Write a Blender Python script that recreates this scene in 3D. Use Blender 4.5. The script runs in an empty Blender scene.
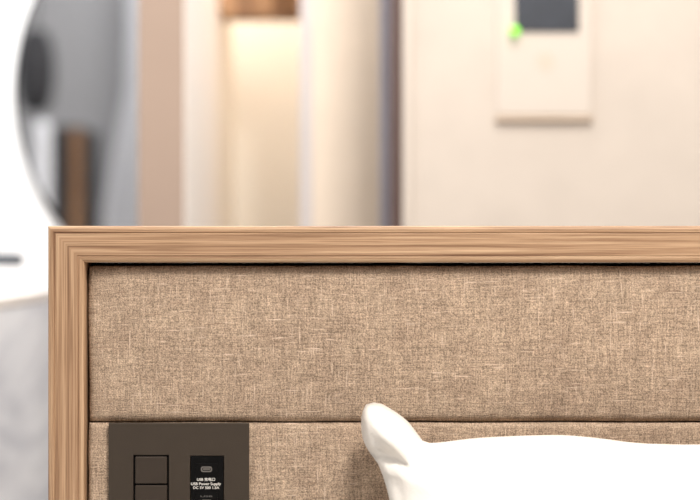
import bpy, bmesh, math, random
from mathutils import Vector, noise

# ------------------------------------------------------------------ camera, world, lights, exposure
scn = bpy.context.scene
col = scn.collection
LENS, DH = 85.0, 1.0625            # focal length (mm), distance of the headboard front (m)
K = 36.0 / LENS / 700.0            # metres per pixel per metre of distance
H = 0.98                           # camera height


def P(px, py, d):
    """pixel + distance -> world point"""
    return Vector(((px - 350) * K * d, d, H - (py - 250) * K * d))


cam_d = bpy.data.cameras.new('camera')
cam = bpy.data.objects.new('camera', cam_d)
col.objects.link(cam)
cam.location = (0, 0, H)
cam.rotation_euler = (math.pi / 2, 0, 0)
cam_d.lens = LENS
cam_d.sensor_width = 36
cam_d.clip_start = 0.02
cam_d.dof.use_dof = True
cam_d.dof.focus_distance = DH
cam_d.dof.aperture_fstop = 4.4
scn.camera = cam

w = bpy.data.worlds.new('world')
scn.world = w
w.use_nodes = True
bg = w.node_tree.nodes['Background']
bg.inputs['Color'].default_value = (1.0, 0.97, 0.94, 1)
bg.inputs['Strength'].default_value = 0.35


def area(name, loc, target, size, power, color=(1, 1, 1), size_y=None):
    l = bpy.data.lights.new(name, 'AREA')
    l.energy = power
    l.color = color
    l.size = size
    if size_y:
        l.shape = 'RECTANGLE'
        l.size_y = size_y
    o = bpy.data.objects.new(name, l)
    col.objects.link(o)
    o.location = loc
    d = Vector(target) - Vector(loc)
    o.rotation_euler = d.to_track_quat('-Z', 'Y').to_euler()
    return o


area('ceiling_light', (0.42, 0.05, 2.45), (0.0, 1.1, 0.9), 0.4, 35, (1.0, 0.95, 0.90))
area('rear_wall_fill', (-0.5, -0.6, 2.6), (-0.8, -1.5, 1.2), 0.6, 20, (1.0, 0.98, 0.97))  # unseen fill added to brighten the grey rear wall reflected in the mirror
area('vanity_light', (-0.75, 1.6, 2.35), (-0.7, 2.1, 1.0), 0.6, 8, (0.93, 0.97, 1.0))
area('hall_fill', (0.2, 1.3, 2.1), (0.02, 2.1, 1.1), 0.3, 9, (1.0, 0.97, 0.93))  # added fill, no visible fitting: lifts cream wall, pier and white lining
area('niche_light', (-0.125, 2.56, 2.1), (-0.125, 2.75, 1.1), 0.11, 10.5, (1.0, 0.97, 0.93), 0.05)
area('passage_fill', (-0.01, 1.93, 1.95), (-0.05, 2.3, 1.0), 0.1, 3.4, (1.0, 0.97, 0.94))  # extra unseen fill added to brighten the pier front and white lining

scn.view_settings.view_transform = 'Standard'
scn.view_settings.look = 'None'
scn.view_settings.exposure = 0.35
scn.view_settings.gamma = 1.0
scn.view_settings.use_curve_mapping = False
scn.cycles.use_denoising = True
scn.cycles.denoiser = 'OPENIMAGEDENOISE'
scn.cycles.denoising_input_passes = 'RGB_ALBEDO_NORMAL'
scn.cycles.denoising_prefilter = 'ACCURATE'
scn.cycles.use_adaptive_sampling = False
scn.cycles.max_bounces = 8


# ------------------------------------------------------------------ helpers
def lin(c):
    return tuple(((v / 255) / 12.92 if v / 255 <= .04045 else ((v / 255 + .055) / 1.055) ** 2.4) for v in c) + (1.0,)


def mat(name, rgb, rough=0.5, metal=0.0, spec=0.5, vary=0.0, vscale=40, bump=0.0, bscale=200):
    m = bpy.data.materials.new(name)
    m.use_nodes = True
    nt = m.node_tree
    b = nt.nodes['Principled BSDF']
    b.inputs['Roughness'].default_value = rough
    b.inputs['Metallic'].default_value = metal
    b.inputs['Specular IOR Level'].default_value = spec
    tc = nt.nodes.new('ShaderNodeTexCoord')
    n = nt.nodes.new('ShaderNodeTexNoise')
    n.inputs['Scale'].default_value = vscale
    n.inputs['Detail'].default_value = 4
    nt.links.new(tc.outputs['Object'], n.inputs['Vector'])
    r = nt.nodes.new('ShaderNodeValToRGB')
    c = lin(rgb)
    r.color_ramp.elements[0].position = 0.3
    r.color_ramp.elements[1].position = 0.7
    r.color_ramp.elements[0].color = tuple(x * (1 - vary) for x in c[:3]) + (1,)
    r.color_ramp.elements[1].color = tuple(min(1, x * (1 + vary)) for x in c[:3]) + (1,)
    nt.links.new(n.outputs['Fac'], r.inputs['Fac'])
    nt.links.new(r.outputs['Color'], b.inputs['Base Color'])
    if bump:
        n2 = nt.nodes.new('ShaderNodeTexNoise')
        n2.inputs['Scale'].default_value = bscale
        nt.links.new(tc.outputs['Object'], n2.inputs['Vector'])
        bp = nt.nodes.new('ShaderNodeBump')
        bp.inputs['Strength'].default_value = bump
        bp.inputs['Distance'].default_value = 0.002
        nt.links.new(n2.outputs['Fac'], bp.inputs['Height'])
        nt.links.new(bp.outputs['Normal'], b.inputs['Normal'])
    return m


def emit(name, rgb, strength):
    m = bpy.data.materials.new(name)
    m.use_nodes = True
    b = m.node_tree.nodes['Principled BSDF']
    b.inputs['Base Color'].default_value = lin(rgb)
    b.inputs['Emission Color'].default_value = lin(rgb)
    b.inputs['Emission Strength'].default_value = strength
    return m


def link(name, bm, m, parent=None, smooth=False, recalc=True):
    if recalc:
        bmesh.ops.recalc_face_normals(bm, faces=bm.faces)
    me = bpy.data.meshes.new(name)
    bm.to_mesh(me)
    bm.free()
    if m:
        me.materials.append(m)
    if smooth:
        for p in me.polygons:
            p.use_smooth = True
    o = bpy.data.objects.new(name, me)
    col.objects.link(o)
    if parent:
        o.parent = parent
        o.matrix_parent_inverse = parent.matrix_world.inverted()
    return o


def empty(name, loc):
    o = bpy.data.objects.new(name, None)
    o.location = loc
    col.objects.link(o)
    o.matrix_world.translation = Vector(loc)
    return o


def tag(o, label, cat, group=None):
    o['label'] = label
    o['category'] = cat
    if group:
        o['group'] = group
    return o


def struct(name, bm, m, label=None):
    o = link(name, bm, m)
    o['kind'] = 'structure'
    if label:
        o['label'] = label
    return o


def box_bm(x0, x1, y0, y1, z0, z1, bev=0.0, seg=3, bm=None):
    t = bmesh.new()
    r = bmesh.ops.create_cube(t, size=1)
    for v in t.verts:
        v.co = Vector((x0 + (v.co.x + .5) * (x1 - x0), y0 + (v.co.y + .5) * (y1 - y0), z0 + (v.co.z + .5) * (z1 - z0)))
    if bev:
        bmesh.ops.bevel(t, geom=t.edges[:], offset=bev, segments=seg, profile=0.5, affect='EDGES')
    if bm is None:
        return t
    me = bpy.data.meshes.new('tmp')
    t.to_mesh(me)
    t.free()
    bm.from_mesh(me)
    bpy.data.meshes.remove(me)
    return bm


def tube(bm, pts, r, n=16, cap=True):
    pts = [Vector(p) for p in pts]
    rings = []
    up = Vector((0, 0, 1))
    for i, p in enumerate(pts):
        d = (pts[min(i + 1, len(pts) - 1)] - pts[max(i - 1, 0)]).normalized()
        a = d.cross(up if abs(d.dot(up)) < .95 else Vector((1, 0, 0))).normalized()
        b = d.cross(a).normalized()
        rr = r[i] if isinstance(r, (list, tuple)) else r
        rings.append([bm.verts.new(p + (a * math.cos(2 * math.pi * k / n) + b * math.sin(2 * math.pi * k / n)) * rr) for k in range(n)])
    for i in range(len(rings) - 1):
        for k in range(n):
            bm.faces.new((rings[i][k], rings[i][(k + 1) % n], rings[i + 1][(k + 1) % n], rings[i + 1][k]))
    if cap:
        bm.faces.new(rings[0])
        bm.faces.new(rings[-1])
    return bm


def lathe(bm, prof, c, n=40):
    """revolve (r, z) profile about a vertical axis through c"""
    rings = []
    for r, z in prof:
        rings.append([bm.verts.new((c[0] + r * math.cos(2 * math.pi * k / n), c[1] + r * math.sin(2 * math.pi * k / n), z)) for k in range(n)])
    for i in range(len(rings) - 1):
        for k in range(n):
            bm.faces.new((rings[i][k], rings[i][(k + 1) % n], rings[i + 1][(k + 1) % n], rings[i + 1][k]))
    bm.faces.new(rings[0])
    bm.faces.new(rings[-1])
    return bm


def outline_plate(bm, pts, y0, y1, bev=0.0):
    """closed outline of (x, z) points extruded from y0 (front) to y1"""
    a = [bm.verts.new((x, y0, z)) for x, z in pts]
    b = [bm.verts.new((x, y1, z)) for x, z in pts]
    n = len(pts)
    f = bm.faces.new(a)
    bm.faces.new(b)
    for i in range(n):
        bm.faces.new((a[i], a[(i + 1) % n], b[(i + 1) % n], b[i]))
    if bev:
        bmesh.ops.bevel(bm, geom=list(f.edges), offset=bev, segments=2, profile=.5, affect='EDGES')
    return bm


# ------------------------------------------------------------------ materials
def fabric_mat():
    m = bpy.data.materials.new('woven_tweed_upholstery')
    m.use_nodes = True
    nt = m.node_tree
    N, L = nt.nodes, nt.links
    b = N['Principled BSDF']
    b.inputs['Roughness'].default_value = 0.95
    b.inputs['Specular IOR Level'].default_value = 0.08
    tc = N.new('ShaderNodeTexCoord')

    def nz(sx, sz, detail, off):
        mp = N.new('ShaderNodeMapping')
        mp.inputs['Scale'].default_value = (sx, sx * .2, sz)
        mp.inputs['Location'].default_value = (off, off * .7, off * 1.3)
        L.new(tc.outputs['Object'], mp.inputs['Vector'])
        n = N.new('ShaderNodeTexNoise')
        n.inputs['Scale'].default_value = 1
        n.inputs['Detail'].default_value = detail
        n.inputs['Roughness'].default_value = .6
        L.new(mp.outputs['Vector'], n.inputs['Vector'])
        return n.outputs['Fac']

    def ramp(src, stops):
        r = N.new('ShaderNodeValToRGB')
        e = r.color_ramp.elements
        while len(e) < len(stops):
            e.new(.5)
        for i, (p, c) in enumerate(stops):
            e[i].position = p
            e[i].color = c if len(c) == 4 else tuple(c) + (1,)
        L.new(src, r.inputs['Fac'])
        return r.outputs['Color']

    def mix(mode, f, a, bb):
        x = N.new('ShaderNodeMix')
        x.data_type = 'RGBA'
        x.blend_type = mode
        x.inputs[0].default_value = f if isinstance(f, float) else 0
        if not isinstance(f, float):
            L.new(f, x.inputs[0])
        for s, i in ((a, 6), (bb, 7)):
            if isinstance(s, tuple):
                x.inputs[i].default_value = s
            else:
                L.new(s, x.inputs[i])
        return x.outputs[2]

    weft = nz(75, 1100, 2, 3.1)       # horizontal threads
    warp = nz(1100, 75, 2, 7.7)       # vertical threads
    fine = nz(1250, 1250, 1, 1.9)
    big = nz(55, 55, 3, 11.0)
    g = lambda v: (v, v, v, 1)
    base = ramp(big, [(.3, lin((161, 139, 119))), (.7, lin((177, 155, 133)))])
    c = mix('MULTIPLY', 1.0, base, ramp(weft, [(.28, g(.74)), (.5, g(1.0)), (.72, g(1.18))]))
    c = mix('MULTIPLY', 1.0, c, ramp(warp, [(.28, g(.78)), (.5, g(1.0)), (.72, g(1.18))]))
    c = mix('MULTIPLY', 1.0, c, ramp(fine, [(.3, g(.55)), (.5, g(1.0)), (.7, g(1.4))]))
    slub_h = ramp(nz(60, 1150, 1, 21.0), [(.68, g(0)), (.76, g(.75))])
    slub_v = ramp(nz(1150, 60, 1, 31.0), [(.65, g(0)), (.75, g(.55))])
    c = mix('MIX', slub_h, c, lin((222, 198, 176)))
    c = mix('MIX', slub_v, c, lin((224, 200, 178)))
    dark_h = ramp(nz(50, 1000, 1, 41.0), [(.70, g(0)), (.78, g(.7))])
    c = mix('MIX', dark_h, c, lin((130, 104, 86)))
    L.new(c, b.inputs['Base Color'])
    ad = N.new('ShaderNodeMath')
    ad.operation = 'ADD'
    L.new(weft, ad.inputs[0])
    L.new(warp, ad.inputs[1])
    ad2 = N.new('ShaderNodeMath')
    ad2.operation = 'ADD'
    L.new(ad.outputs[0], ad2.inputs[0])
    L.new(fine, ad2.inputs[1])
    bp = N.new('ShaderNodeBump')
    bp.inputs['Strength'].default_value = 0.5
    bp.inputs['Distance'].default_value = 0.0006
    L.new(ad2.outputs[0], bp.inputs['Height'])
    L.new(bp.outputs['Normal'], b.inputs['Normal'])
    return m


def wood_mat(name, light, mid, dark, use_uv=True, scale=(9, 330), seed=0.0):
    """grain along U, across V (UV in metres)"""
    m = bpy.data.materials.new(name)
    m.use_nodes = True
    nt = m.node_tree
    N, L = nt.nodes, nt.links
    b = N['Principled BSDF']
    b.inputs['Roughness'].default_value = 0.55
    b.inputs['Specular IOR Level'].default_value = 0.3
    tc = N.new('ShaderNodeTexCoord')

    def nz(su, sv, detail, off, dist=0.0):
        mp = N.new('ShaderNodeMapping')
        mp.inputs['Scale'].default_value = (su, sv, 1) if use_uv else (sv, sv, su)
        mp.inputs['Location'].default_value = (off, off * 1.7, seed)
        L.new(tc.outputs['UV' if use_uv else 'Object'], mp.inputs['Vector'])
        n = N.new('ShaderNodeTexNoise')
        n.inputs['Scale'].default_value = 1
        n.inputs['Detail'].default_value = detail
        n.inputs['Roughness'].default_value = .65
        n.inputs['Distortion'].default_value = dist
        L.new(mp.outputs['Vector'], n.inputs['Vector'])
        return n.outputs['Fac']

    r = N.new('ShaderNodeValToRGB')
    e = r.color_ramp.elements
    e.new(.5)
    e[0].position, e[0].color = .32, lin(dark)
    e[1].position, e[1].color = .5, lin(mid)
    e[2].position, e[2].color = .66, lin(light)
    L.new(nz(scale[0], scale[1], 3, 4.2, .3), r.inputs['Fac'])
    r2 = N.new('ShaderNodeValToRGB')
    e = r2.color_ramp.elements
    e[0].position, e[0].color = .30, (.66, .62, .58, 1)
    e[1].position, e[1].color = .55, (1.06, 1.06, 1.06, 1)
    L.new(nz(scale[0] * 5, scale[1] * 4.5, 3, 9.1), r2.inputs['Fac'])
    x = N.new('ShaderNodeMix')
    x.data_type = 'RGBA'
    x.blend_type = 'MULTIPLY'
    x.inputs[0].default_value = .8
    L.new(r.outputs['Color'], x.inputs[6])
    L.new(r2.outputs['Color'], x.inputs[7])
    L.new(x.outputs[2], b.inputs['Base Color'])
    bp = N.new('ShaderNodeBump')
    bp.inputs['Strength'].default_value = .25
    bp.inputs['Distance'].default_value = .0006
    L.new(r2.outputs['Color'], bp.inputs['Height'])
    L.new(bp.outputs['Normal'], b.inputs['Normal'])
    return m


def marble_mat():
    m = bpy.data.materials.new('grey_white_marble')
    m.use_nodes = True
    nt = m.node_tree
    N, L = nt.nodes, nt.links
    b = N['Principled BSDF']
    b.inputs['Roughness'].default_value = 0.25
    tc = N.new('ShaderNodeTexCoord')
    mp = N.new('ShaderNodeMapping')
    mp.inputs['Rotation'].default_value = (.35, 0, 0)
    mp.inputs['Scale'].default_value = (2, 2.2, 14)
    L.new(tc.outputs['Object'], mp.inputs['Vector'])
    n = N.new('ShaderNodeTexNoise')
    n.inputs['Scale'].default_value = 1
    n.inputs['Detail'].default_value = 3
    n.inputs['Distortion'].default_value = .8
    L.new(mp.outputs['Vector'], n.inputs['Vector'])
    r = N.new('ShaderNodeValToRGB')
    e = r.color_ramp.elements
    e[0].position, e[0].color = .35, lin((204, 208, 218))
    e[1].position, e[1].color = .62, lin((246, 249, 254))
    L.new(n.outputs['Fac'], r.inputs['Fac'])
    L.new(r.outputs['Color'], b.inputs['Base Color'])
    return m


FAB = fabric_mat()
OAK = wood_mat('walnut_oak_laminate', (198, 166, 134), (174, 140, 109), (126, 93, 69), scale=(4, 330))
BROWNWOOD = wood_mat('dark_brown_wood', (166, 128, 94), (148, 112, 80), (116, 84, 58), use_uv=False, scale=(4, 60))
MARBLE = marble_mat()
LINEN = mat('white_cotton', (236, 230, 221), rough=.9, spec=.1, vary=.01, vscale=8, bump=.08, bscale=900)
PLATE = mat('dark_bronze_plastic', (62, 53, 44), rough=.5, spec=.3, vary=.04, vscale=60, bump=.05, bscale=1500)
BUTTON = mat('dark_bronze_button', (58, 49, 41), rough=.42, spec=.35, vary=.04, vscale=80)
BLACK = mat('black_plastic', (9, 8, 8), rough=.45, spec=.15, vary=.05)
GAPBLACK = mat('black_shadow_gap_board', (24, 18, 15), rough=.9, spec=.1, vary=.1)
STEEL = mat('brushed_port_shell', (150, 144, 138), rough=.35, metal=.8, vary=.05)
PRINT = mat('white_print', (235, 230, 222), rough=.7, vary=.01)
CHROME = mat('dark_chrome', (96, 99, 104), rough=.3, metal=1.0, vary=.02)
WHITEWALL = mat('white_painted_wall', (240, 241, 243), rough=.9, spec=.1, vary=.01, vscale=5)
PAPER = mat('cream_wallpaper', (204, 192, 180), rough=.95, spec=.08, vary=.035, vscale=16, bump=.3, bscale=300)
PIERPAPER = mat('beige_wallpaper', (222, 207, 190), rough=.95, spec=.08, vary=.03, vscale=14, bump=.2, bscale=300)
PINKPAPER = mat('pinkish_beige_wallpaper', (162, 142, 128), rough=.95, spec=.08, vary=.02, vscale=12)
NICHE = mat('warm_cream_panel', (242, 234, 222), rough=.9, spec=.1, vary=.02, vscale=6)
JAMBWHITE = mat('white_lacquer', (244, 238, 232), rough=.5, vary=.01)
GREYWALL = mat('grey_paint', (152, 152, 153), rough=.9, spec=.1, vary=.02, vscale=4)
FLOOR = mat('pale_grey_floor', (176, 172, 168), rough=.6, vary=.05, vscale=6)
DARKMETAL = mat('dark_brown_metal', (84, 62, 56), rough=.45, metal=.0, vary=.04)
SATIN = mat('satin_aluminium', (196, 194, 206), rough=.3, metal=.7, vary=.03)
CREAMPL = mat('cream_plastic', (206, 194, 182), rough=.5, spec=.4, vary=.01)
DARKGLASS = mat('dark_glass', (58, 61, 68), rough=.35, spec=.5, vary=.12, vscale=50)
HEATER = mat('pale_grey_plastic', (232, 235, 240), rough=.5, vary=.01)
GREYTRIM = mat('pale_grey_trim', (196, 190, 190), rough=.6, vary=.01)
TAN = mat('tan_plastic', (214, 192, 170), rough=.6, vary=.02)
LED = emit('green_led', (128, 232, 36), 0.85)
CURTAIN = mat('white_curtain', (232, 233, 236), rough=.95, spec=.05, vary=.02, vscale=20)
DARKGREY = mat('dark_grey_fabric', (62, 62, 64), rough=.9, spec=.1, vary=.15, vscale=20)
MIRROR = bpy.data.materials.new('mirror_glass')
MIRROR.use_nodes = True
_b = MIRROR.node_tree.nodes['Principled BSDF']
_b.inputs['Base Color'].default_value = (.82, .83, .85, 1)
_b.inputs['Metallic'].default_value = 1
_b.inputs['Roughness'].default_value = .02

# ------------------------------------------------------------------ the setting
DM, DP, DR, DN, DQ = 2.15, 1.95, 1.90, 2.75, 2.2    # mirror wall, partition, right wall, niche back, pier
BACK_Y = -1.7
TOP = 2.7
struct('floor', box_bm(-1.7, 2.0, BACK_Y, 3.3, -.05, 0), FLOOR)
x_part0, x_part1 = P(138, 0, DP).x, P(186, 0, DP).x
struct('wall_back', box_bm(-1.6, x_part0 + .02, DM, DM + .1, 0, TOP), WHITEWALL, 'white wall behind the round mirror and basin counter')
struct('wall_left', box_bm(-1.7, -1.6, BACK_Y, DM + .1, 0, TOP), WHITEWALL)
struct('wall_rear', box_bm(-1.6, 2.0, BACK_Y - .1, BACK_Y, 0, TOP), GREYWALL)
# partition end between the basin corner and the passage
struct('wall_partition', box_bm(x_part0, x_part1 - .002, DP, 3.3, 0, TOP), PINKPAPER, 'narrow pinkish beige wall end right of the round mirror')
struct('trim_1', box_bm(x_part1 - .002, x_part1, DP + .002, 2.42, 0, TOP, 0), JAMBWHITE, 'white door lining on the side of the pinkish wall end')
struct('trim_5', box_bm(x_part1 - .002, x_part1, 2.42, DN, 0, TOP, 0), NICHE, 'warm cream inner side of the narrow recess')
# passage back and its wooden head
x_n0, x_n1 = x_part1, P(312, 0, DQ).x
struct('wall_passage', box_bm(x_n0, P(330, 0, DN).x, DN, DN + .1, 0, TOP), NICHE, 'warm cream wall at the back of the narrow recess')
zt = P(0, 15.5, 2.44).z
struct('trim_2', box_bm(x_n0, x_n1, 2.44, 2.51, zt, zt + .14, .003, 2), BROWNWOOD, 'brown wooden beam across the top of the narrow recess')
# pier
x_q0, x_q1 = P(312, 0, DQ).x, P(383, 0, DQ).x
struct('wall_pier', box_bm(x_q0, x_q1, DQ, 3.1, 0, TOP), PIERPAPER, 'beige wall pier between the narrow recess and the dark door edge')
struct('trim_3', box_bm(x_q0 - .016, x_q0, DQ + .002, DQ + .06, 0, TOP, .002, 2), GREYTRIM, 'pale edge strip on the left of the beige pier')
# right wall
x_r0 = P(403, 0, DR).x
struct('wall_right', box_bm(x_r0, 2.0, DR, DR + .1, 0, TOP), PAPER, 'cream textured wall behind the bed')
struct('trim_4', box_bm(x_r0 - .0005, x_r0 + .010, DR - .004, DR + .002, 0, TOP, .002, 2), CREAMPL, 'pale corner bead at the left edge of the cream wall')
d1 = link('door_1', box_bm(P(380, 0, DR + .1).x, P(397, 0, DR + .1).x, DR + .1, DR + .14, 0, TOP - .3), SATIN)
d1['kind'] = 'structure'
d1['label'] = 'lavender grey metal door edge between pier and cream wall'
de = box_bm(P(392, 0, DR + .01).x, x_r0 - .0006, DR + .01, DR + .1, 0, TOP - .3, .001, 2)
link('edge_strip', de, DARKMETAL, d1)
struct('wall_side', box_bm(2.0, 2.1, BACK_Y, DR + .1, 0, TOP), PAPER)

# ------------------------------------------------------------------ round mirror
mc = P(243.5, 90, DM)
MR = 226 * K * DM


def disc_pts(rad, x_max, n=120):
    """round disc cut off straight at x_max, where it meets the wall corner"""
    t0 = math.acos((x_max - mc.x) / rad)
    return [(mc.x + rad * math.cos(t0 + (2 * math.pi - 2 * t0) * q / n), mc.z + rad * math.sin(t0 + (2 * math.pi - 2 * t0) * q / n)) for q in range(n + 1)]


bm = bmesh.new()
outline_plate(bm, disc_pts(MR, x_part0 - .002), DM - .012, DM - .001)
mir = link('round_mirror', bm, DARKGREY)
tag(mir, 'large round frameless mirror on the white wall above the basin counter', 'mirror')
bm = bmesh.new()
outline_plate(bm, disc_pts(MR - .0035, x_part0 - .003), DM - .0135, DM - .0121)
link('glass', bm, MIRROR, mir)

# ------------------------------------------------------------------ basin counter with tap
xe = -.367
ct = H - .0494
van = empty('basin_counter', (-.7, 1.8, 0))
tag(van, 'white and grey marble basin counter to the left of the headboard', 'basin counter')
link('counter_top', box_bm(-1.2, xe, 1.35, DM - .003, ct - .012, ct, .0015, 2), JAMBWHITE, van)
link('body', box_bm(-1.198, xe - .0015, 1.36, DM - .003, 0, ct - .0125), MARBLE, van)
tap = empty('basin_tap', (-.60, 2.02, ct))
tag(tap, 'chrome tap spout reaching sideways above the white counter', 'tap')
zz = P(0, 260, 2.02).z
bm = bmesh.new()
tube(bm, [(-.60, 2.02, ct), (-.60, 2.02, zz + .03)], .013)
link('tap_body', bm, CHROME, tap, True)
bm = bmesh.new()
xs = P(23, 0, 2.02).x
tube(bm, [(-.595, 2.02, zz + .004), (-.52, 2.02, zz + .002), (xs - .008, 2.02, zz), (xs, 2.02, zz - .001)], [.010, .009, .0085, .007], 14)
link('spout', bm, CHROME, tap, True)
bm = bmesh.new()
tube(bm, [(-.60, 2.02, zz + .03), (-.60, 2.0, zz + .05), (-.60, 1.93, zz + .065)], [.010, .006, .004], 12)
link('handle', bm, CHROME, tap, True)

# ------------------------------------------------------------------ card switch on the cream wall
sw = empty('card_switch', P(543, 30, DR))
tag(sw, 'cream wall switch plate with dark window and lit green lamp', 'wall switch')
a, b_ = P(496, -58, DR), P(591, 116, DR)
link('plate', box_bm(a.x, b_.x, DR - .0055, DR - .0002, b_.z, a.z, .002, 3), CREAMPL, sw)
a, b_ = P(514.5, -40, DR), P(578, 32.5, DR)
link('window', box_bm(a.x, b_.x, DR - .0075, DR - .0053, b_.z, a.z, .001, 2), DARKGLASS, sw)
a, b_ = P(495, 0, DR), P(592, 0, DR)
link('bottom_lip', box_bm(a.x, b_.x, DR - .007, DR - .0002, P(0, 121, DR).z, P(0, 117, DR).z, .0015, 2), TAN, sw)
c = P(515, 31, DR - .012)
bm = bmesh.new()
bmesh.ops.create_uvsphere(bm, u_segments=16, v_segments=10, radius=.0054)
for v in bm.verts:
    v.co += Vector((c.x, DR - .012, c.z))
link('indicator_lamp', bm, LED, sw, True)
c = P(545, 62, DR)
bm = bmesh.new()
tube(bm, [(c.x, DR - .0058, c.z), (c.x, DR - .005, c.z)], .011, 32)
link('emblem', bm, mat('embossed_cream', (202, 188, 172), rough=.6), sw)

# ------------------------------------------------------------------ furniture across the room (seen in the round mirror)
def V(px, py, dv):
    """point seen in the mirror at virtual distance dv"""
    p = P(px, py, dv)
    return Vector((p.x, 2 * DM - dv, p.z))


DV = 5.2
a, b_ = V(52, 127, DV), V(84, 0, DV)
cab = empty('cabinet', ((a.x + b_.x) / 2, a.y, 0))
tag(cab, 'tall dark cabinet with brown wooden door by the grey wall', 'cabinet')
link('body', box_bm(a.x, b_.x, a.y - .35, a.y, 0, a.z, .004, 2), DARKGREY, cab)
xm = V(73, 0, DV).x
link('door', box_bm(xm, b_.x, a.y + .001, a.y + .02, .05, a.z - .01, .003, 2), BROWNWOOD, cab)
DV = 4.9
a = V(44, 121, DV)
rad = 8.5 * K * DV
pur = empty('tower_heater', (a.x, a.y, 0))
tag(pur, 'slim white tower heater with rounded top before the dark cabinet', 'heater')
bm = bmesh.new()
lathe(bm, [(rad, .03)] + [(rad, .04), (rad, a.z - rad)] + [(rad * math.cos(t), a.z - rad + rad * math.sin(t)) for t in (.3, .6, .9, 1.2, 1.45)], (a.x, a.y), 28)
link('body', bm, HEATER, pur, True)
bm = bmesh.new()
lathe(bm, [(rad * 1.8, 0), (rad * 1.8, .02), (rad * 1.2, .03)], (a.x, a.y), 28)
link('base', bm, HEATER, pur, True)
DV = 5.6
a = V(37, 72, DV)
rr, hh = 19 * K * DV, 42 * K * DV
lp = empty('pendant_lamp', (a.x, a.y, a.z))
tag(lp, 'dark grey pendant lamp with long rounded shade by the grey wall', 'lamp')
bm = bmesh.new()
lathe(bm, [(max(.01, rr * math.cos(t) ** .6), a.z + hh * math.sin(t)) for t in [(-1.5 + 3.0 * i / 20) for i in range(21)]], (a.x, a.y), 32)
link('lamp_shade', bm, DARKGREY, lp, True)
bm = bmesh.new()
tube(bm, [(a.x, a.y, a.z + hh * .98), (a.x, a.y, TOP)], .004, 8)
link('cord', bm, BLACK, lp)
# curtain
DV = 5.75
bm = bmesh.new()
n = 60
rows = []
for j in range(13):
    t = j / 12
    z = .05 + (TOP - .15) * t
    xa = V(128 - 28 * min(1, max(0, (.6 - t) / .2)), 0, DV).x
    xb = V(190, 0, DV).x
    row = []
    for i in range(n):
        u = i / (n - 1)
        row.append(bm.verts.new((xa + (xb - xa) * u, 2 * DM - DV + .008 * math.sin(u * 42) + .0, z)))
    rows.append(row)
for j in range(12):
    for i in range(n - 1):
        bm.faces.new((rows[j][i], rows[j][i + 1], rows[j + 1][i + 1], rows[j + 1][i]))
geom = bmesh.ops.solidify(bm, geom=bm.faces[:], thickness=.004)
cu = link('curtain', bm, CURTAIN, None, True)
tag(cu, 'white curtain spreading out towards the floor by the grey wall', 'curtain')

# ------------------------------------------------------------------ headboard
xl, xr = P(47.6, 0, DH).x, 1.15
zt = P(0, 225.9, DH).z
fw = 36.6 * K * DH          # rail width
DEP = .045
PZ = .25                    # bottom
hb = empty('bed_headboard', ((xl + xr) / 2, DH + .02, 0))
tag(hb, 'wood framed headboard with brown tweed upholstered panels behind the pillow', 'headboard')

# rail cross-section: (inset from outer edge, depth from front)
prof = [(0.0, DEP), (0.0, .0022), (.0006, .0008), (.0022, 0.0), (fw * .17, 0.0), (fw * .19, .0007), (fw * .22, .0002), (fw * .8, 0.0), (fw * .835, .0006), (fw * .86, .0002),
        (fw - .0016, .0006), (fw - .0004, .0014), (fw, .003), (fw, DEP)]


def rail(name, kind):
    bm = bmesh.new()
    uv = bm.loops.layers.uv.new('UVMap')
    nseg = 40
    rings = []
    for s in range(nseg + 1):
        ring = []
        for q, d in prof:
            y = DH + d
            if kind == 'top':
                t = s / nseg
                xA, xB = xl + q, xr - q
                x = xA + (xB - xA) * t
                p, u = (x, y, zt - q), x - xl
            else:
                z0, z1 = PZ, zt - q
                z = z1 + (z0 - z1) * s / nseg
                p, u = (xl + q if kind == 'left' else xr - q, y, z), zt - z
            ring.append((bm.verts.new(p), u, q + d * .6))
        rings.append(ring)
    m = len(prof)
    for s in range(nseg):
        for i in range(m):
            j = (i + 1) % m
            quad = (rings[s][i], rings[s][j], rings[s + 1][j], rings[s + 1][i])
            f = bm.faces.new([v[0] for v in quad])
            for lp_, v in zip(f.loops, quad):
                lp_[uv].uv = (v[1], v[2])
    bm.faces.new([v[0] for v in rings[0]])
    bm.faces.new([v[0] for v in rings[-1]])
    return link(name, bm, OAK, hb)


rail('top_rail', 'top')
rail('side_rail', 'left')
rail('side_rail', 'right')
link('backing_board', box_bm(xl + fw + .0003, xr - fw - .0003, DH + .03, DH + .044, PZ, zt - fw - .0003), GAPBLACK, hb)

pan_y = DH + .0065
xpl = P(87.6, 0, pan_y).x
xpr = xr - fw - .0015
z_seam = P(0, 422.6, pan_y).z


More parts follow.
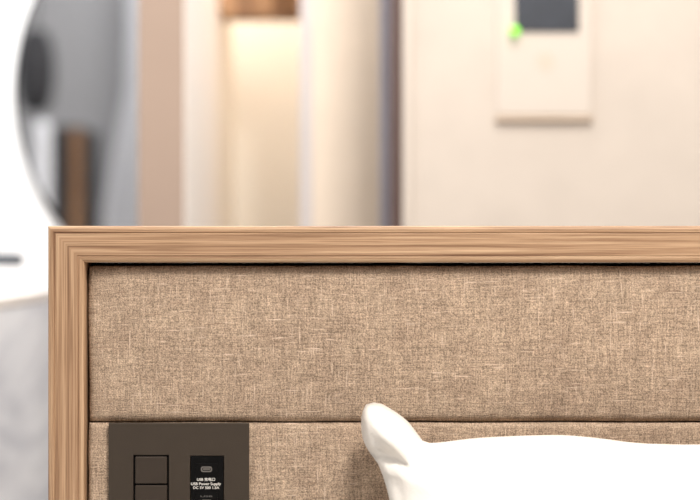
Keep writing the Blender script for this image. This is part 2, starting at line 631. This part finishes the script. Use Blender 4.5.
def pad(name, x0, x1, z0, z1, rad, puff):
    """upholstered pad with rounded edges"""
    bm = bmesh.new()
    nx, nzv = 120, 40
    xs_ = sorted(set([x0 + rad * (1 - math.cos(t * math.pi / 2 / 6)) for t in range(7)] + [x1 - rad * (1 - math.cos(t * math.pi / 2 / 6)) for t in range(7)] + [x0 + rad + (x1 - x0 - 2 * rad) * i / nx for i in range(1, nx)]))
    zs_ = sorted(set([z0 + rad * (1 - math.cos(t * math.pi / 2 / 6)) for t in range(7)] + [z1 - rad * (1 - math.cos(t * math.pi / 2 / 6)) for t in range(7)] + [z0 + rad + (z1 - z0 - 2 * rad) * i / nzv for i in range(1, nzv)]))

    def edge(d):
        if d >= rad:
            return 0
        return rad - math.sqrt(max(0, rad * rad - (rad - d) ** 2))
    g = []
    for z in zs_:
        row = []
        for x in xs_:
            dx, dz = min(x - x0, x1 - x), min(z - z0, z1 - z)
            y = pan_y + min(rad, math.hypot(edge(dx), edge(dz)))
            y += puff * (math.exp(-dx / .02) + math.exp(-dz / .012))
            wz = .0005 * noise.noise((x * 25, z * 3, 2)) * (1 if dz < .002 else 0)
            wx = .0006 * noise.noise((x * 3, z * 40, 7)) * (1 if dx < .002 else 0)
            row.append(bm.verts.new((x + wx, y, z + wz)))
        g.append(row)
    for j in range(len(zs_) - 1):
        for i in range(len(xs_) - 1):
            bm.faces.new((g[j][i], g[j][i + 1], g[j + 1][i + 1], g[j + 1][i]))
    loop = [g[0][i] for i in range(len(xs_))] + [g[j][-1] for j in range(1, len(zs_))] + [g[-1][i] for i in range(len(xs_) - 2, -1, -1)] + [g[j][0] for j in range(len(zs_) - 2, 0, -1)]
    back = [bm.verts.new((v.co.x, DH + .0298, v.co.z)) for v in loop]
    n_ = len(loop)
    for i in range(n_):
        bm.faces.new((loop[i], loop[(i + 1) % n_], back[(i + 1) % n_], back[i]))
    bm.faces.new(back)
    return link(name, bm, FAB, hb, True)


pad('upper_panel', xpl, xpr, z_seam + .0003, P(0, 266.0, pan_y).z, .0050, .0012)
pad('lower_panel', xpl, xpr, PZ + .002, z_seam - .0003, .0035, .0010)
for x in (xl + .02, xr - .05):
    link('leg', box_bm(x, x + .03, DH + .006, DH + .04, 0, PZ, .002, 2), OAK, hb)

# ------------------------------------------------------------------ control panel with switches and charging socket
DPL = DH + .0038            # plate front
a, b_ = P(108.5, 423.2, DPL), P(249, 566, DPL)
cp = empty('control_panel', ((a.x + b_.x) / 2, DPL + .003, b_.z))
tag(cp, 'dark bronze bedside panel with square switches and charging socket on headboard', 'control panel')
holes = [(133.2, 455.2, 168.8, 514.5), (190.0, 455.8, 224.0, 545)]
bx = sorted([108.5, 249] + [h[0] for h in holes] + [h[2] for h in holes])
bz = sorted([423.2, 566] + [h[1] for h in holes] + [h[3] for h in holes])
bm = bmesh.new()
vg = {}


def gv(i, j):
    if (i, j) not in vg:
        vg[(i, j)] = bm.verts.new(P(bx[i], bz[j], DPL))
    return vg[(i, j)]


for i in range(len(bx) - 1):
    for j in range(len(bz) - 1):
        cx, cz = (bx[i] + bx[i + 1]) / 2, (bz[j] + bz[j + 1]) / 2
        if any(h[0] < cx < h[2] and h[1] < cz < h[3] for h in holes):
            continue
        bm.faces.new((gv(i, j), gv(i + 1, j), gv(i + 1, j + 1), gv(i, j + 1)))
r = bmesh.ops.extrude_face_region(bm, geom=bm.faces[:])
for v in [e for e in r['geom'] if isinstance(e, bmesh.types.BMVert)]:
    v.co.y += .0026
bmesh.ops.recalc_face_normals(bm, faces=bm.faces)
sharp = [e for e in bm.edges if len(e.link_faces) == 2 and e.calc_face_angle() > 1 and all(v.co.y < DPL + .0001 for v in e.verts)]
bmesh.ops.bevel(bm, geom=sharp, offset=.00035, segments=2, profile=.5, affect='EDGES')
link('plate', bm, PLATE, cp)


def pbox(x0, y0, x1, y1, f, b, bev):
    A, B = P(x0, y0, DPL), P(x1, y1, DPL)
    return box_bm(A.x, B.x, f, b, B.z, A.z, bev, 3)


link('recess', pbox(132.5, 454.5, 169.5, 515, DPL + .0022, DPL + .0026, 0), BLACK, cp)
for y0, y1 in ((456.6, 483.6), (485.2, 513.2)):
    bm = pbox(135.2, y0, 167.0, y1, DPL - .0006, DPL + .0022, .0007)
    zc = P(0, (y0 + y1) / 2, DPL).z
    for v in bm.verts:             # slight rocker tilt
        if v.co.y < DPL + .001:
            v.co.y += (v.co.z - zc) * .02
    link('switch_button', bm, BUTTON, cp)
soc = link('charging_socket', pbox(190.5, 456.3, 223.5, 544.5, DPL + .0004, DPL + .0026, .0003), BLACK, cp)
inner = pbox(195.5, 463.4, 217.5, 541, DPL - .0001, DPL + .0005, .0002)
link('socket_face', inner, BLACK, soc)


def pill(cx, cy, w_, h_, n=10):
    c = P(cx, cy, DPL)
    w_, h_ = w_ * K * DPL, h_ * K * DPL
    r_ = h_ / 2 * .75
    pts = []
    for (sx, sz, t0) in ((1, 1, 0), (-1, 1, .5), (-1, -1, 1), (1, -1, 1.5)):
        for i in range(n + 1):
            t = (t0 + .5 * i / n) * math.pi
            pts.append((c.x + sx * (w_ / 2 - r_) + r_ * math.cos(t), c.z + sz * (h_ / 2 - r_) + r_ * math.sin(t)))
    return pts


def ring_plate(bm, o, i, y0, y1):
    n_ = len(o)
    ov = [[bm.verts.new((x, y, z)) for x, z in L_] for y in (y0, y1) for L_ in (o, i)]
    of, if_, ob, ib = ov
    for k_ in range(n_):
        j = (k_ + 1) % n_
        bm.faces.new((of[k_], of[j], if_[j], if_[k_]))
        bm.faces.new((ob[k_], ob[j], ib[j], ib[k_]))
        bm.faces.new((of[k_], of[j], ob[j], ob[k_]))
        bm.faces.new((if_[k_], if_[j], ib[j], ib[k_]))
    return bm


for cy in (469.2, 502.5):
    bm = ring_plate(bmesh.new(), pill(206.5, cy, 11.2, 5.6), pill(206.5, cy, 8.6, 3.0), DPL - .0004, DPL - .00012)
    prt = link('port', bm, STEEL, soc)
    bm = bmesh.new()
    outline_plate(bm, pill(206.5, cy - .2, 7.4, 1.5), DPL - .0003, DPL - .00012)
    link('port', bm, STEEL, soc)


def text(body, cx, cy, width, height, parent):
    cu_ = bpy.data.curves.new('label_text', 'FONT')
    cu_.body = body
    cu_.align_x = 'CENTER'
    cu_.size = 1
    cu_.extrude = 0
    cu_.offset = .012
    t_ = bpy.data.objects.new('tmp_text', cu_)
    col.objects.link(t_)
    bpy.context.view_layer.update()
    me = bpy.data.meshes.new_from_object(t_.evaluated_get(bpy.context.evaluated_depsgraph_get()))
    bpy.data.objects.remove(t_)
    xs2 = [v.co.x for v in me.vertices]
    ys2 = [v.co.y for v in me.vertices]
    c = P(cx, cy, DPL)
    sx = width * K * DPL / (max(xs2) - min(xs2))
    sy = height * K * DPL / .72
    mx = (max(xs2) + min(xs2)) / 2
    for v in me.vertices:
        v.co = Vector((c.x + (v.co.x - mx) * sx, DPL - .00018, c.z + (v.co.y - .36) * sy))
    me.materials.clear()
    me.materials.append(PRINT)
    me.name = 'label_text'
    o = bpy.data.objects.new('label_text', me)
    col.objects.link(o)
    o.parent = parent
    o.matrix_parent_inverse = parent.matrix_world.inverted()
    return o


text('USB 充电口', 206, 479.4, 18, 2.6, soc)
text('USB Power Supply', 206, 483.7, 30, 2.7, soc)
text('DC 5V 500 1.5A', 206.2, 487.6, 26, 2.5, soc)
dim = text('USB', 206.5, 496.2, 12, 1.6, soc)
dim.data.materials[0] = mat('worn_grey_print', (96, 92, 88), rough=.7, vary=.02)

# ------------------------------------------------------------------ bed and pillow
BT = .445
bed = empty('bed', (.55, .1, 0))
tag(bed, 'white made bed below the headboard carrying the pillow', 'bed')
link('mattress', box_bm(-.02, 1.1, -.95, DH - .012, .2, BT, .03, 4), LINEN, bed)
link('bed_base', box_bm(0.0, 1.08, -.93, DH - .02, .0, .198, .004, 2), DARKGREY, bed)

DPW = 1.0
S = K * DPW


def spl(pts, n):
    """Catmull-Rom through pts, resampled by arc length to n"""
    out = []
    q = [pts[0]] + list(pts) + [pts[-1]]
    for i in range(1, len(q) - 2):
        p0, p1, p2, p3 = [Vector(v) for v in q[i - 1:i + 3]]
        for s in range(24):
            t = s / 24
            out.append(.5 * ((2 * p1) + (p2 - p0) * t + (2 * p0 - 5 * p1 + 4 * p2 - p3) * t * t + (3 * p1 - p0 - 3 * p2 + p3) * t ** 3))
    out.append(Vector(q[-2]))
    L_ = [0]
    for i in range(1, len(out)):
        L_.append(L_[-1] + (out[i] - out[i - 1]).length)
    res, k_ = [], 0
    for i in range(n):
        t = L_[-1] * i / (n - 1)
        while k_ < len(L_) - 2 and L_[k_ + 1] < t:
            k_ += 1
        f_ = (t - L_[k_]) / max(1e-9, L_[k_ + 1] - L_[k_])
        res.append(out[k_].lerp(out[k_ + 1], min(1, f_)))
    return res


NU, NV = 150, 100
top = spl([(366, 404.5), (371, 402.8), (379, 402.8), (392, 409.5), (407, 420.5), (417, 433), (423, 441), (430, 443), (443, 442), (484, 437.5), (556, 435), (597, 438), (628, 442), (659, 444), (720, 444), (900, 438), (1200, 432), (1440, 436), (1490, 420), (1530, 402)], NU)
lef = spl([(366, 404.5), (362, 413), (361, 426), (363.5, 441), (370.5, 454), (377.5, 463), (384.5, 481), (389.5, 500), (392, 520), (396, 570), (398, 700), (394, 900), (382, 1040), (366, 1105)], NV)
rig = spl([(1530, 402), (1532, 420), (1515, 470), (1500, 560), (1498, 800), (1504, 960), (1530, 1105)], NV)
bot = spl([(366, 1105), (440, 1096), (640, 1088), (950, 1090), (1250, 1092), (1450, 1094), (1530, 1105)], NU)


def coons(i, j):
    u, v = i / (NU - 1), j / (NV - 1)
    a_ = top[i] * (1 - v) + bot[i] * v
    b2 = lef[j] * (1 - u) + rig[j] * u
    c_ = (top[0] * (1 - u) + top[-1] * u) * (1 - v) + (bot[0] * (1 - u) + bot[-1] * u) * v
    return a_ + b2 - c_


bound = top[::2] + bot[::3] + lef + rig[::2]


def thick(p, u, v):
    d = min((p - q).length for q in bound) * S
    t = .080 * (1 - math.exp(-d / .095)) + .006 * (1 - math.exp(-d / .006))
    return t


def gauss_line(p, A, B, wd):
    A, B = Vector(A), Vector(B)
    ab = B - A
    t = max(0, min(1, (p - A).dot(ab) / ab.dot(ab)))
    d = (p - (A + ab * t)).length
    return math.exp(-(d / wd) ** 2) * (1 - .55 * t)


bm = bmesh.new()
front, back = [], []
for j in range(NV):
    rf, rb = [], []
    for i in range(NU):
        p = coons(i, j)
        u, v = i / (NU - 1), j / (NV - 1)
        edge_ = i in (0, NU - 1) or j in (0, NV - 1)
        h_ = 0 if edge_ else thick(p, u, v)
        zrel = (p.y - 402) * S            # metres below the ear tip
        yc = 1.052 - .085 * (1 - math.exp(-zrel / .13)) - .03 * min(1, zrel / .45)
        fold = 0
        if not edge_:
            fold = .003 * gauss_line(p, (372, 436), (400, 458), 8) + .007 * gauss_line(p, (384, 456), (452, 479), 6) - .004 * gauss_line(p, (382, 432), (480, 466), 11) \
                + .006 * gauss_line(p, (393, 478), (402, 540), 6) - .004 * gauss_line(p, (371, 412), (390, 440), 9) \
                + .004 * noise.noise((p.x * .012, p.y * .03, 4.0)) * min(1, h_ / .03) \
                + .0015 * noise.noise((p.x * .03, p.y * .07, 9.0)) * min(1, h_ / .03)
        x, z = (p.x - 350) * K * yc, H - (p.y - 250) * K * yc
        rf.append(bm.verts.new((x, yc - h_ + fold, z)))
        rb.append(rf[-1] if edge_ else bm.verts.new((x, min(yc + h_ * .8, DH + .0025), z)))
    front.append(rf)
    back.append(rb)
for j in range(NV - 1):
    for i in range(NU - 1):
        bm.faces.new((front[j][i], front[j][i + 1], front[j + 1][i + 1], front[j + 1][i]))
        q = [back[j][i], back[j + 1][i], back[j + 1][i + 1], back[j][i + 1]]
        try:
            bm.faces.new(q)
        except ValueError:
            pass
pil = link('pillow', bm, LINEN, None, True)
zmin = min(v.co.z for v in pil.data.vertices)
tag(pil, 'plump white cotton pillow with pointed corner leaning on the headboard', 'pillow')
print('pillow bottom', zmin)
